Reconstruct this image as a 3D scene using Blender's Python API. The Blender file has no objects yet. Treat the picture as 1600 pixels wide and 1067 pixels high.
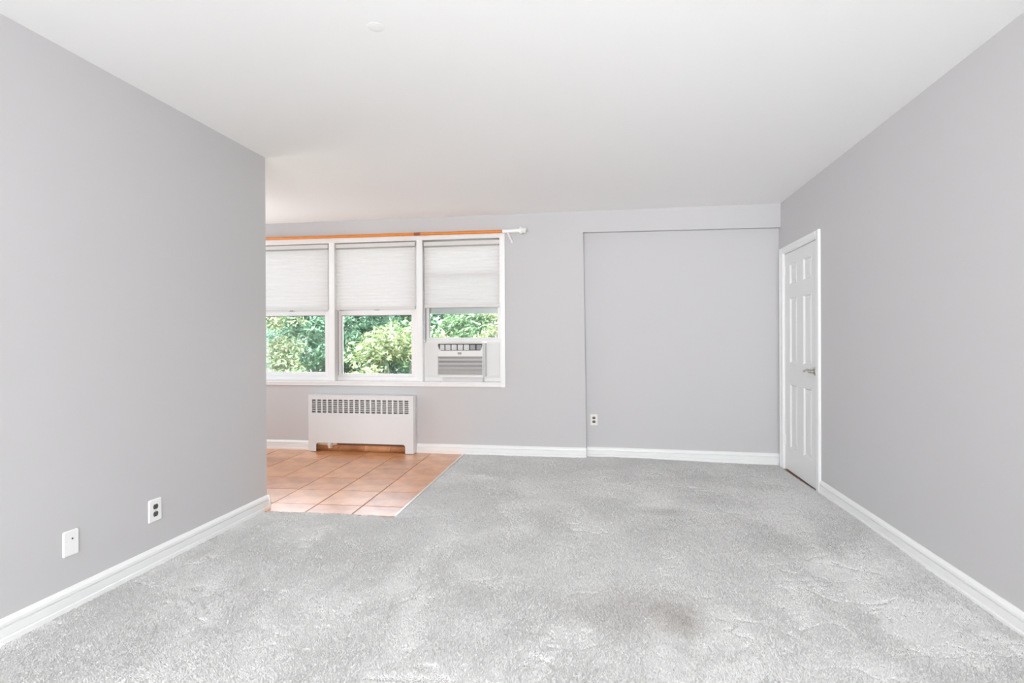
import bpy, bmesh, math, random
import numpy as np
from mathutils import Vector, Matrix

random.seed(7)
rng = np.random.default_rng(11)
SC = bpy.context.scene
COL = SC.collection
PI = math.pi

# ------------------------------------------------------------------ camera
F_PX, YAW, PITCH, ROLL, CAM_H = 861.98, 0.15616, -0.00242, -0.00422, 1.19166
cam_data = bpy.data.cameras.new('camera')
cam_data.sensor_fit = 'HORIZONTAL'
cam_data.sensor_width = 36.0
cam_data.lens = F_PX / 1600.0 * 36.0
cam_data.clip_start = 0.02
cam_data.clip_end = 300
cam = bpy.data.objects.new('camera', cam_data)
COL.objects.link(cam)
_fw = Vector((-math.sin(YAW) * math.cos(PITCH), math.cos(YAW) * math.cos(PITCH), math.sin(PITCH)))
_r = Vector((math.cos(YAW), math.sin(YAW), 0))
_u = _r.cross(_fw)
_r2 = math.cos(ROLL) * _r + math.sin(ROLL) * _u
_u2 = -math.sin(ROLL) * _r + math.cos(ROLL) * _u
_m = Matrix((_r2, _u2, -_fw)).transposed().to_4x4()
_m.translation = Vector((0, 0, CAM_H))
cam.matrix_world = _m
SC.camera = cam

# ------------------------------------------------------------------ world, sun, lights, exposure
world = bpy.data.worlds.new('sky')
SC.world = world
world.use_nodes = True
wn = world.node_tree
wn.nodes.clear()
wo = wn.nodes.new('ShaderNodeOutputWorld')
wb = wn.nodes.new('ShaderNodeBackground')
ws = wn.nodes.new('ShaderNodeTexSky')
ws.sky_type = 'NISHITA'
ws.sun_disc = False
ws.sun_elevation = math.radians(52)
ws.sun_rotation = math.radians(200)
ws.air_density = 1.0
ws.dust_density = 2.0
wb.inputs['Strength'].default_value = 2.75
wh = wn.nodes.new('ShaderNodeHueSaturation')      # a hazy, nearly white sky
wh.inputs['Saturation'].default_value = 0.35
wn.links.new(ws.outputs['Color'], wh.inputs['Color'])
wn.links.new(wh.outputs['Color'], wb.inputs['Color'])
wn.links.new(wb.outputs['Background'], wo.inputs['Surface'])


def light(name, typ, loc, energy, color=(1, 1, 1), rot=(0, 0, 0), **kw):
    d = bpy.data.lights.new(name, typ)
    d.energy = energy
    d.color = color
    for k, v in kw.items():
        setattr(d, k, v)
    o = bpy.data.objects.new(name, d)
    o.location = loc
    o.rotation_euler = rot
    COL.objects.link(o)
    return o


light('sun', 'SUN', (0, 0, 30), 5.5, (1.0, 0.96, 0.87), (math.radians(38), 0, math.radians(-22)), angle=math.radians(0.6))
# added fill light before the closed rear wall, behind the camera
light('rear_fill', 'AREA', (-0.3, -2.75, 1.40), 274, (0.95, 0.975, 1.0), (math.radians(90), 0, 0),
      shape='RECTANGLE', size=3.6, size_y=1.9)
# added fill light behind the camera, brightens the far ceiling and wall
light('far_end_fill', 'AREA', (-0.8, -2.5, 0.8), 7, (0.95, 0.975, 1.0), (math.radians(90 + 13), 0, math.radians(-13)), shape='DISK', size=0.6, spread=math.radians(44))
# the alcove round the corner: its lamp, and an added fill light at its closed side
light('alcove_pendant', 'POINT', (-3.45, 4.80, 1.95), 3.5, (1.0, 0.92, 0.84), shadow_soft_size=0.12)
light('alcove_fill', 'AREA', (-5.1, 4.45, 1.35), 44, (0.80, 0.92, 1.0), (math.radians(97), 0, math.radians(-90)), shape='RECTANGLE', size=1.7, size_y=1.8)

vs = SC.view_settings
vs.view_transform = 'Standard'
vs.look = 'None'
vs.gamma = 1.0
vs.use_curve_mapping = False
vs.exposure = 0.0
SC.cycles.max_bounces = 16
SC.cycles.diffuse_bounces = 8
SC.cycles.transparent_max_bounces = 16
SC.cycles.caustics_reflective = False
SC.cycles.caustics_refractive = False

# ------------------------------------------------------------------ helpers


def tag(o, label=None, cat=None, group=None, kind=None):
    if label: o['label'] = label
    if cat: o['category'] = cat
    if group: o['group'] = group
    if kind: o['kind'] = kind
    return o


class MB:
    """collects shapes for ONE mesh"""

    def __init__(self):
        self.bm = bmesh.new()

    def box(self, x0, x1, y0, y1, z0, z1, bev=0.0, seg=1):
        bm = self.bm
        vs_ = [bm.verts.new((x, y, z)) for x in (min(x0, x1), max(x0, x1)) for y in (min(y0, y1), max(y0, y1)) for z in (min(z0, z1), max(z0, z1))]
        q = [(0, 1, 3, 2), (4, 6, 7, 5), (0, 4, 5, 1), (2, 3, 7, 6), (0, 2, 6, 4), (1, 5, 7, 3)]
        fs = [bm.faces.new([vs_[i] for i in f]) for f in q]
        if bev > 0:
            es = list({e for f in fs for e in f.edges})
            bmesh.ops.bevel(bm, geom=es, offset=bev, segments=seg, profile=0.7, affect='EDGES')
        return self

    def prism(self, poly, axis, a, b):
        """extrude a 2D polygon along an axis: 'x' takes (y,z), 'y' takes (x,z), 'z' takes (x,y)"""
        bm = self.bm

        def P(p, t):
            return {'x': (t, p[0], p[1]), 'y': (p[0], t, p[1]), 'z': (p[0], p[1], t)}[axis]
        A = [bm.verts.new(P(p, a)) for p in poly]
        B = [bm.verts.new(P(p, b)) for p in poly]
        n = len(poly)
        fs = [bm.faces.new(A), bm.faces.new(B[::-1])]
        for i in range(n):
            fs.append(bm.faces.new([A[i], B[i], B[(i + 1) % n], A[(i + 1) % n]]))
        bmesh.ops.recalc_face_normals(bm, faces=fs)
        return self

    def lathe(self, prof, origin, axis, n=16):
        """revolve (t, r) points about an axis through origin"""
        bm = self.bm
        ax = Vector(axis).normalized()
        a = ax.orthogonal().normalized()
        b = ax.cross(a)
        o = Vector(origin)
        rings = []
        for t, r in prof:
            if r < 1e-6:
                rings.append([bm.verts.new(o + ax * t)])
            else:
                rings.append([bm.verts.new(o + ax * t + (a * math.cos(2 * PI * k / n) + b * math.sin(2 * PI * k / n)) * r) for k in range(n)])
        fs = []
        for R0, R1 in zip(rings, rings[1:]):
            for k in range(n):
                k2 = (k + 1) % n
                if len(R0) == 1 and len(R1) == 1: continue
                if len(R0) == 1: fs.append(bm.faces.new([R0[0], R1[k], R1[k2]]))
                elif len(R1) == 1: fs.append(bm.faces.new([R0[k], R1[0], R0[k2]]))
                else: fs.append(bm.faces.new([R0[k], R1[k], R1[k2], R0[k2]]))
        for R0 in (rings[0], rings[-1]):
            if len(R0) > 2: fs.append(bm.faces.new(R0))
        bmesh.ops.recalc_face_normals(bm, faces=fs)
        return self

    def tube(self, pts, r, n=10):
        bm = self.bm
        pts = [Vector(p) for p in pts]
        rad = r if isinstance(r, (list, tuple)) else [r] * len(pts)
        rings = []
        ref = None
        for i, p in enumerate(pts):
            d = (pts[min(i + 1, len(pts) - 1)] - pts[max(i - 1, 0)]).normalized()
            if ref is None:
                ref = d.orthogonal().normalized()
            a = (ref - d * ref.dot(d)).normalized()
            ref = a
            b = d.cross(a)
            rings.append([bm.verts.new(p + (a * math.cos(2 * PI * k / n) + b * math.sin(2 * PI * k / n)) * rad[i]) for k in range(n)])
        fs = []
        for R0, R1 in zip(rings, rings[1:]):
            for k in range(n):
                fs.append(bm.faces.new([R0[k], R1[k], R1[(k + 1) % n], R0[(k + 1) % n]]))
        fs.append(bm.faces.new(rings[0]))
        fs.append(bm.faces.new(rings[-1]))
        bmesh.ops.recalc_face_normals(bm, faces=fs)
        return self

    def build(self, name, mat, parent=None, smooth=False, kind=None, loc=None, rotz=None):
        me = bpy.data.meshes.new(name)
        self.bm.to_mesh(me)
        self.bm.free()
        me.materials.append(mat)
        o = bpy.data.objects.new(name, me)
        COL.objects.link(o)
        if parent: o.parent = parent
        if loc is not None: o.location = loc
        if rotz is not None: o.rotation_euler = (0, 0, rotz)
        if kind: o['kind'] = kind
        if smooth:
            me.shade_smooth()
            me.set_sharp_from_angle(angle=math.radians(40))
        return o


def empty(name, loc=(0, 0, 0), rotz=0.0):
    o = bpy.data.objects.new(name, None)
    o.location = loc
    o.rotation_euler = (0, 0, rotz)
    o.empty_display_size = 0.1
    COL.objects.link(o)
    return o


def copy_tree(o, parent=None):
    c = o.copy()
    COL.objects.link(c)
    c.parent = parent
    for ch in list(o.children):
        copy_tree(ch, c)
    return c


# ------------------------------------------------------------------ materials
def new_mat(name):
    m = bpy.data.materials.new(name)
    m.use_nodes = True
    nt = m.node_tree
    return m, nt, nt.nodes['Principled BSDF'], nt.nodes['Material Output']


def mat(name, col, rough=0.5, metal=0.0, spec=0.5, noise=None, bump=None, noise_amt=0.06):
    m, nt, b, out = new_mat(name)
    b.inputs['Base Color'].default_value = (*col, 1)
    b.inputs['Roughness'].default_value = rough
    b.inputs['Metallic'].default_value = metal
    b.inputs['Specular IOR Level'].default_value = spec
    tc = nt.nodes.new('ShaderNodeTexCoord')
    if noise:
        n = nt.nodes.new('ShaderNodeTexNoise')
        n.inputs['Scale'].default_value = noise
        n.inputs['Detail'].default_value = 4
        nt.links.new(tc.outputs['Object'], n.inputs['Vector'])
        r = nt.nodes.new('ShaderNodeMapRange')
        r.inputs['To Min'].default_value = 1 - noise_amt
        r.inputs['To Max'].default_value = 1 + noise_amt
        nt.links.new(n.outputs['Fac'], r.inputs['Value'])
        mx = nt.nodes.new('ShaderNodeMix')
        mx.data_type = 'RGBA'
        mx.blend_type = 'MULTIPLY'
        mx.inputs['Factor'].default_value = 1
        mx.inputs['A'].default_value = (*col, 1)
        nt.links.new(r.outputs['Result'], mx.inputs['B'])
        nt.links.new(mx.outputs['Result'], b.inputs['Base Color'])
    if bump:
        sc, st, dist = bump
        n2 = nt.nodes.new('ShaderNodeTexNoise')
        n2.inputs['Scale'].default_value = sc
        n2.inputs['Detail'].default_value = 3
        nt.links.new(tc.outputs['Object'], n2.inputs['Vector'])
        bp = nt.nodes.new('ShaderNodeBump')
        bp.inputs['Strength'].default_value = st
        bp.inputs['Distance'].default_value = dist
        nt.links.new(n2.outputs['Fac'], bp.inputs['Height'])
        nt.links.new(bp.outputs['Normal'], b.inputs['Normal'])
    return m


M = {}
M['wall'] = mat('grey_wall_paint', (0.565, 0.555, 0.558), 0.75, spec=0.25, noise=1.3, noise_amt=0.012, bump=(220, 0.08, 0.001))
M['ceiling'] = mat('white_ceiling_paint', (0.92, 0.92, 0.915), 0.9, spec=0.15, noise=0.8, noise_amt=0.01, bump=(160, 0.06, 0.001))
M['ceiling_patch'] = mat('ceiling_patch_paint', (0.885, 0.885, 0.875), 0.9, spec=0.1, noise=20, noise_amt=0.01)
M['trim'] = mat('white_trim_gloss', (0.84, 0.84, 0.835), 0.32, spec=0.45, noise=3, noise_amt=0.012)
M['door'] = mat('white_door_paint', (0.78, 0.78, 0.772), 0.38, spec=0.45, noise=2, noise_amt=0.012, bump=(90, 0.05, 0.001))
M['sash'] = mat('white_sash_paint', (0.82, 0.80, 0.795), 0.4, noise=6, noise_amt=0.02)
M['metal_white'] = mat('white_enamel', (0.70, 0.715, 0.725), 0.35, noise=4, noise_amt=0.015)
M['plastic_white'] = mat('white_plastic', (0.86, 0.86, 0.85), 0.4, noise=9, noise_amt=0.01)
M['plastic_ac'] = mat('air_conditioner_plastic', (0.73, 0.73, 0.72), 0.45, noise=9, noise_amt=0.012)
M['plastic_cream'] = mat('cream_plastic', (0.76, 0.745, 0.69), 0.45, noise=9, noise_amt=0.015)
M['dark_plastic'] = mat('dark_plastic', (0.045, 0.044, 0.042), 0.5, noise=15, noise_amt=0.1)
M['receptacle'] = mat('dark_receptacle', (0.10, 0.098, 0.09), 0.45, noise=25, noise_amt=0.1)
M['black_slot'] = mat('black_slot', (0.012, 0.012, 0.012), 0.6, noise=20, noise_amt=0.1)
M['gasket'] = mat('dark_glazing_gasket', (0.15, 0.135, 0.125), 0.6, noise=30, noise_amt=0.08)
M['rail'] = mat('blind_rail_enamel', (0.68, 0.655, 0.635), 0.45, noise=8, noise_amt=0.015)
M['grey_plastic'] = mat('grey_plastic', (0.33, 0.33, 0.32), 0.5, noise=15, noise_amt=0.05)
M['steel'] = mat('brushed_nickel', (0.56, 0.55, 0.49), 0.28, metal=1.0, noise=40, noise_amt=0.06)
M['chrome'] = mat('dull_metal', (0.62, 0.62, 0.61), 0.35, metal=1.0, noise=40, noise_amt=0.05)
M['rod_orange'] = mat('orange_varnished_wood', (0.72, 0.24, 0.045), 0.35, noise=18, noise_amt=0.16)
M['rod_joint'] = mat('rod_joint_brown', (0.30, 0.095, 0.03), 0.45, noise=30, noise_amt=0.15)
M['pipe_beige'] = mat('painted_pipe', (0.72, 0.66, 0.56), 0.5, noise=20, noise_amt=0.08)
M['pipe_brown'] = mat('brown_element', (0.17, 0.10, 0.06), 0.5, noise=30, noise_amt=0.25)
M['threshold'] = mat('brown_threshold_wood', (0.30, 0.16, 0.08), 0.45, noise=30, noise_amt=0.25)
M['hall_dark'] = mat('hall_shade_paint', (0.05, 0.035, 0.025), 0.8, noise=5, noise_amt=0.1)  # dark colour stands in for the shade of the hall
M['grout'] = mat('terracotta_grout', (0.40, 0.24, 0.145), 0.85, noise=40, noise_amt=0.15)
M['strip'] = mat('pale_edging_metal', (0.84, 0.80, 0.76), 0.3, metal=0.3, noise=30, noise_amt=0.03)
M['backing'] = mat('carpet_backing', (0.40, 0.395, 0.385), 0.95, spec=0.1, noise=60, noise_amt=0.12)  # darkened, so gaps between tufts look shaded
M['bark'] = mat('bark', (0.075, 0.085, 0.06), 0.9, noise=9, noise_amt=0.3, bump=(25, 0.6, 0.02))
M['lawn'] = mat('lawn', (0.10, 0.20, 0.05), 0.95, noise=3, noise_amt=0.35)
M['brick_out'] = mat('outer_masonry', (0.42, 0.32, 0.26), 0.9, noise=4, noise_amt=0.12)

# glass pane: mostly clear, a little mirror
m, nt, b, out = new_mat('window_glass')
nt.nodes.remove(b)
tr = nt.nodes.new('ShaderNodeBsdfTransparent'); tr.inputs['Color'].default_value = (0.96, 0.985, 0.975, 1)
gl = nt.nodes.new('ShaderNodeBsdfGlossy'); gl.inputs['Roughness'].default_value = 0.03
mx = nt.nodes.new('ShaderNodeMixShader')
fr = nt.nodes.new('ShaderNodeFresnel'); fr.inputs['IOR'].default_value = 1.5
nt.links.new(fr.outputs[0], mx.inputs[0]); nt.links.new(tr.outputs[0], mx.inputs[1]); nt.links.new(gl.outputs[0], mx.inputs[2])
nt.links.new(mx.outputs[0], out.inputs['Surface'])
M['glass'] = m

# translucent shade fabric
m, nt, b, out = new_mat('shade_fabric')
nt.nodes.remove(b)
df = nt.nodes.new('ShaderNodeBsdfDiffuse'); tl = nt.nodes.new('ShaderNodeBsdfTranslucent')
nz = nt.nodes.new('ShaderNodeTexNoise'); nz.inputs['Scale'].default_value = 60; nz.inputs['Detail'].default_value = 3
tc = nt.nodes.new('ShaderNodeTexCoord'); nt.links.new(tc.outputs['Object'], nz.inputs['Vector'])
rp = nt.nodes.new('ShaderNodeValToRGB')
rp.color_ramp.elements[0].color = (0.835, 0.82, 0.81, 1); rp.color_ramp.elements[1].color = (0.865, 0.85, 0.84, 1)
nt.links.new(nz.outputs['Fac'], rp.inputs[0])
nt.links.new(rp.outputs[0], df.inputs['Color']); nt.links.new(rp.outputs[0], tl.inputs['Color'])
mx = nt.nodes.new('ShaderNodeMixShader'); mx.inputs[0].default_value = 0.36
nt.links.new(df.outputs[0], mx.inputs[1]); nt.links.new(tl.outputs[0], mx.inputs[2]); nt.links.new(mx.outputs[0], out.inputs['Surface'])
M['fabric'] = m


def leaf_mat(name, c0, c1, transl=0.35):
    m, nt, b, out = new_mat(name)
    nt.nodes.remove(b)
    df = nt.nodes.new('ShaderNodeBsdfDiffuse'); tl = nt.nodes.new('ShaderNodeBsdfTranslucent')
    gl = nt.nodes.new('ShaderNodeBsdfGlossy'); gl.inputs['Roughness'].default_value = 0.45
    g = nt.nodes.new('ShaderNodeNewGeometry')
    rp = nt.nodes.new('ShaderNodeValToRGB')
    rp.color_ramp.elements[0].color = (*c0, 1); rp.color_ramp.elements[1].color = (*c1, 1)
    nt.links.new(g.outputs['Random Per Island'], rp.inputs[0])
    nt.links.new(rp.outputs[0], df.inputs['Color']); nt.links.new(rp.outputs[0], tl.inputs['Color'])
    mx = nt.nodes.new('ShaderNodeMixShader'); mx.inputs[0].default_value = transl
    m2 = nt.nodes.new('ShaderNodeMixShader'); m2.inputs[0].default_value = 0.03
    nt.links.new(df.outputs[0], mx.inputs[1]); nt.links.new(tl.outputs[0], mx.inputs[2])
    nt.links.new(mx.outputs[0], m2.inputs[1]); nt.links.new(gl.outputs[0], m2.inputs[2])
    nt.links.new(m2.outputs[0], out.inputs['Surface'])
    return m


M['leaf_bright'] = leaf_mat('sun_tint_leaf', (0.08, 0.16, 0.065), (0.40, 0.39, 0.22))  # cream end of the ramp paints sun highlights into the leaves
M['leaf_mid'] = leaf_mat('mid_leaf', (0.09, 0.17, 0.085), (0.18, 0.27, 0.14))
M['leaf_teal'] = leaf_mat('bluish_leaf', (0.085, 0.165, 0.105), (0.16, 0.27, 0.165))  # bluish tint puts the haze of the glass into the leaf colour

# terracotta tile: mottled, glazed, each tile a little different
m, nt, b, out = new_mat('terracotta_tile')
tc = nt.nodes.new('ShaderNodeTexCoord')
oi = nt.nodes.new('ShaderNodeObjectInfo')
n1 = nt.nodes.new('ShaderNodeTexNoise'); n1.inputs['Scale'].default_value = 5.5; n1.inputs['Detail'].default_value = 5; n1.inputs['Roughness'].default_value = 0.6
n2 = nt.nodes.new('ShaderNodeTexNoise'); n2.inputs['Scale'].default_value = 40; n2.inputs['Detail'].default_value = 3
nt.links.new(tc.outputs['Object'], n1.inputs['Vector']); nt.links.new(tc.outputs['Object'], n2.inputs['Vector'])
rp = nt.nodes.new('ShaderNodeValToRGB')
rp.color_ramp.elements[0].position = 0.28; rp.color_ramp.elements[0].color = (0.44, 0.150, 0.042, 1)
rp.color_ramp.elements[1].position = 0.66; rp.color_ramp.elements[1].color = (0.78, 0.37, 0.165, 1)
ad = nt.nodes.new('ShaderNodeMath'); ad.operation = 'MULTIPLY_ADD'; ad.inputs[1].default_value = 0.16; ad.inputs[2].default_value = -0.08
nt.links.new(oi.outputs['Random'], ad.inputs[0])
a2 = nt.nodes.new('ShaderNodeMath'); a2.operation = 'ADD'
nt.links.new(n1.outputs['Fac'], a2.inputs[0]); nt.links.new(ad.outputs[0], a2.inputs[1])
nt.links.new(a2.outputs[0], rp.inputs[0]); nt.links.new(rp.outputs[0], b.inputs['Base Color'])
mr = nt.nodes.new('ShaderNodeMapRange'); mr.inputs['To Min'].default_value = 0.30; mr.inputs['To Max'].default_value = 0.42
nt.links.new(n2.outputs['Fac'], mr.inputs['Value']); nt.links.new(mr.outputs[0], b.inputs['Roughness'])
bp = nt.nodes.new('ShaderNodeBump'); bp.inputs['Strength'].default_value = 0.2; bp.inputs['Distance'].default_value = 0.01
n3 = nt.nodes.new('ShaderNodeTexNoise'); n3.inputs['Scale'].default_value = 4.0; n3.inputs['Detail'].default_value = 1
nt.links.new(tc.outputs['Object'], n3.inputs['Vector']); nt.links.new(n3.outputs['Fac'], bp.inputs['Height'])
b.inputs['Coat Weight'].default_value = 0.7; b.inputs['Coat Roughness'].default_value = 0.30; b.inputs['Coat IOR'].default_value = 1.6; nt.links.new(bp.outputs['Normal'], b.inputs['Normal'])
b.inputs['Specular IOR Level'].default_value = 0.9
M['tile'] = m

# carpet yarn: pale grey, a worn brownish stain with a shape of its own
m, nt, b, out = new_mat('carpet_yarn')
b.inputs['Roughness'].default_value = 0.95
b.inputs['Specular IOR Level'].default_value = 0.1
b.inputs['Sheen Weight'].default_value = 0.15
tc = nt.nodes.new('ShaderNodeTexCoord')
g = nt.nodes.new('ShaderNodeNewGeometry')
rp = nt.nodes.new('ShaderNodeValToRGB')
rp.color_ramp.elements[0].color = (0.83, 0.825, 0.81, 1); rp.color_ramp.elements[1].color = (0.94, 0.935, 0.92, 1)
nt.links.new(g.outputs['Random Per Island'], rp.inputs[0])


def stain_mask(cx, cy, rx, ry, rot, lo, hi):
    mp = nt.nodes.new('ShaderNodeMapping'); mp.vector_type = 'TEXTURE'
    mp.inputs['Location'].default_value = (cx, cy, 0); mp.inputs['Rotation'].default_value = (0, 0, rot); mp.inputs['Scale'].default_value = (rx, ry, 1)
    nt.links.new(tc.outputs['Object'], mp.inputs['Vector'])
    nz = nt.nodes.new('ShaderNodeTexNoise'); nz.inputs['Scale'].default_value = 2.2; nz.inputs['Detail'].default_value = 4
    nt.links.new(mp.outputs[0], nz.inputs['Vector'])
    ln = nt.nodes.new('ShaderNodeVectorMath'); ln.operation = 'LENGTH'
    sep = nt.nodes.new('ShaderNodeVectorMath'); sep.operation = 'MULTIPLY'; sep.inputs[1].default_value = (1, 1, 0)
    nt.links.new(mp.outputs[0], sep.inputs[0]); nt.links.new(sep.outputs[0], ln.inputs[0])
    a = nt.nodes.new('ShaderNodeMath'); a.operation = 'MULTIPLY_ADD'; a.inputs[1].default_value = 0.9
    nt.links.new(nz.outputs['Fac'], a.inputs[0]); nt.links.new(ln.outputs['Value'], a.inputs[2])
    r = nt.nodes.new('ShaderNodeMapRange'); r.inputs['From Min'].default_value = 1.45; r.inputs['From Max'].default_value = 0.75
    r.inputs['To Min'].default_value = 0; r.inputs['To Max'].default_value = hi
    nt.links.new(a.outputs[0], r.inputs['Value'])
    return r.outputs[0]


prev = rp.outputs[0]
for args, colr in (((0.17, 2.50, 0.42, 0.26, 0.0, 0, 0.40), (0.62, 0.57, 0.53, 1)), ((0.33, 2.43, 0.13, 0.17, 0.3, 0, 0.50), (0.50, 0.45, 0.41, 1)),
                   ((0.42, 3.95, 0.26, 0.12, 0.0, 0, 0.4), (0.52, 0.47, 0.44, 1))):
    mk = stain_mask(*args)
    mx = nt.nodes.new('ShaderNodeMix'); mx.data_type = 'RGBA'; mx.blend_type = 'MIX'
    nt.links.new(mk, mx.inputs['Factor']); nt.links.new(prev, mx.inputs['A']); mx.inputs['B'].default_value = colr
    prev = mx.outputs['Result']
nt.links.new(prev, b.inputs['Base Color'])
M['yarn'] = m

# ------------------------------------------------------------------ room constants (metres)
XL, XR, YB, YL, H, SR = -2.348, 1.736, 5.664, 3.619, 2.5, 0.01455
REAR = -2.9
XA = -5.2                       # far side of the dining alcove
DD = 0.06                       # depth of the recess in the back wall
R_ROT = -(PI / 2 + math.atan(SR))
L_ROT = PI / 2


def xr(y): return XR + SR * (y - YB)


def sstep(a, b_, t):
    t = np.clip((np.asarray(t, float) - a) / (b_ - a), 0, 1)
    return t * t * (3 - 2 * t)


def dip(x, y):                  # the old floor sags towards the corner by the door
    return -0.032 * sstep(0.1, 1.74, x) * sstep(3.9, 5.6, y)


# ------------------------------------------------------------------ setting: walls, ceiling, floor
WX0, WX1, WZ0, WZ1 = -3.90, -1.005, 0.748, 2.285     # window opening
b = MB()
T = 0.24
b.box(XA - 0.2, WX0, YB, YB + T, -0.15, H + 0.05)
b.box(WX0, WX1, YB, YB + T, -0.15, WZ0)
b.box(WX0, WX1, YB, YB + T, WZ1, H + 0.05)
b.prism([(WX1, -0.15), (-0.126, -0.15), (-0.154, 2.284), (-0.154, H + 0.05), (WX1, H + 0.05)], 'y', YB, YB + T)
b.prism([(-0.154, 2.287), (XR + 0.1, 2.270), (XR + 0.1, H + 0.05), (-0.154, H + 0.05)], 'y', YB, YB + T)
b.prism([(-0.126, -0.15), (XR + 0.1, -0.15), (XR + 0.1, 2.270), (-0.154, 2.287)], 'y', YB + DD, YB + T)
wall_back = b.build('wall_back', M['wall'], kind='structure')
tag(wall_back, 'grey painted far wall with window, radiator and shallow recess', 'wall')

b = MB()
b.box(XL - 0.12, XL, REAR, YL, -0.15, H + 0.05)
b.box(XA - 0.2, XL - 0.12, YL - 0.12, YL, -0.15, H + 0.05)
tag(b.build('wall_left', M['wall'], kind='structure'), 'plain grey wall on the left ending at the dining alcove corner', 'wall')
tag(MB().box(XA - 0.2, XA, YL - 0.12, YB, -0.15, H + 0.05).build('wall_alcove', M['wall'], kind='structure'),
    'grey side wall of the dining alcove, hidden round the corner', 'wall')
tag(MB().box(XL - 0.12, 2.0, REAR - 0.15, REAR, -0.15, H + 0.05).build('wall_rear', M['wall'], kind='structure'),
    'grey wall behind the camera', 'wall')

# right wall in its own frame: x = distance from the far corner, y = outwards, z = up
D_S0, D_S1, D_TOP = 0.085, 0.932, 2.005        # door opening along the wall
L_R = YB - REAR + 0.3
b = MB()
b.box(-0.3, D_S0, 0, 0.2, -0.15, H + 0.05)
b.box(D_S0, D_S1, 0, 0.2, D_TOP, H + 0.05)
b.box(D_S1, L_R, 0, 0.2, -0.15, H + 0.05)
tag(b.build('wall_right', M['wall'], kind='structure', loc=(XR, YB, 0), rotz=R_ROT), 'plain grey wall on the right with the panelled door', 'wall')
tag(MB().box(XA - 0.2, 2.2, REAR - 0.15, YB + T, H, H + 0.18).build('ceiling', M['ceiling'], kind='structure'), 'flat white painted ceiling', 'ceiling')
ceil = bpy.data.objects['ceiling']
pb = MB().lathe([(0, 0.036), (0.0004, 0.036), (0.0009, 0.033), (0.0009, 0.0)], (-0.915, 2.19, H), (0, 0, -1), 24)
cp = pb.build('cover_plate', M['ceiling_patch'], ceil, smooth=True)
cp['label'] = 'faint round painted-over cover plate'
tag(MB().box(XA - 0.2, XR + 0.35, REAR - 0.15, YB + T, -0.30, -0.075).build('floor', M['grout'], kind='structure'), 'floor slab under carpet and terracotta tiles', 'floor')
floor = bpy.data.objects['floor']

# tiled alcove floor -------------------------------------------------
EDGE_X = lambda y: -1.377 + (-1.41 + 1.377) * (y - 3.585) / (5.641 - 3.585)
NEAR_Y = lambda x: 3.558 + (3.585 - 3.558) * (x + 2.309) / (2.309 - 1.377)
region = [(XA, NEAR_Y(XA)), (EDGE_X(3.585), 3.585), (EDGE_X(YB), YB), (XA, YB)]
MB().prism(region, 'z', -0.075, -0.0075).build('grout_bed', M['grout'], floor)


def clip(poly, region):
    out = poly
    for i in range(len(region)):
        a, c = region[i], region[(i + 1) % len(region)]
        inp, out = out, []
        f = lambda p: (c[0] - a[0]) * (p[1] - a[1]) - (c[1] - a[1]) * (p[0] - a[0])
        for j in range(len(inp)):
            p, q = inp[j], inp[(j + 1) % len(inp)]
            fp, fq = f(p), f(q)
            if fp >= 0: out.append(p)
            if (fp >= 0) != (fq >= 0):
                t = fp / (fp - fq)
                out.append((p[0] + t * (q[0] - p[0]), p[1] + t * (q[1] - p[1])))
        if len(out) < 3: return []
    return out


TA = 0.034
e1, e2 = Vector((math.cos(TA), math.sin(TA))), Vector((-math.sin(TA), math.cos(TA)))
TO = Vector((-1.695, 3.778))
PX, PY, J = 0.345, 0.3755, 0.0035
for i in range(-12, 3):
    for j in range(-3, 7):
        c0 = TO + e1 * (i * PX) + e2 * (j * PY)
        quad = [c0 + e1 * u + e2 * v for u, v in ((J, J), (PX - J, J), (PX - J, PY - J), (J, PY - J))]
        pl = clip([(q.x, q.y) for q in quad], region)
        if len(pl) < 3: continue
        area = abs(sum(pl[k][0] * pl[(k + 1) % len(pl)][1] - pl[(k + 1) % len(pl)][0] * pl[k][1] for k in range(len(pl)))) / 2
        if area < 0.0015: continue
        cx = sum(p[0] for p in pl) / len(pl); cy = sum(p[1] for p in pl) / len(pl)
        tx, ty, dz = random.uniform(-1, 1) * 0.004, random.uniform(-1, 1) * 0.004, random.uniform(-0.0045, -0.0033)
        bm = bmesh.new()
        rings = []
        for inset, z in ((0, -0.012), (0, -0.0025), (0.0035, 0.0)):
            ring = []
            for p in pl:
                v = Vector((p[0] - cx, p[1] - cy))
                L = v.length
                v = v * ((L - inset) / L) if L > 1e-6 else v
                ring.append(bm.verts.new((v.x, v.y, z + dz + tx * v.x + ty * v.y)))
            rings.append(ring)
        n = len(pl)
        for R0, R1 in zip(rings, rings[1:]):
            for k in range(n): bm.faces.new([R0[k], R0[(k + 1) % n], R1[(k + 1) % n], R1[k]])
        bm.faces.new(rings[-1])
        me = bpy.data.meshes.new('tile'); bm.to_mesh(me); bm.free(); me.materials.append(M['tile'])
        o = bpy.data.objects.new('tile', me); o.location = (cx, cy, 0); o.parent = floor
        COL.objects.link(o)

# pale edging strips between tile and carpet
b = MB()
b.prism([(EDGE_X(3.585) - 0.002, 3.585), (EDGE_X(3.585) + 0.013, 3.579), (EDGE_X(YB) + 0.013, YB - 0.012), (EDGE_X(YB) - 0.002, YB - 0.012)], 'z', -0.07, 0.004)
tag(b.build('trim_1', M['strip'], kind='structure'), 'thin pale edging strip between terracotta tiles and carpet', 'trim')

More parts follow.
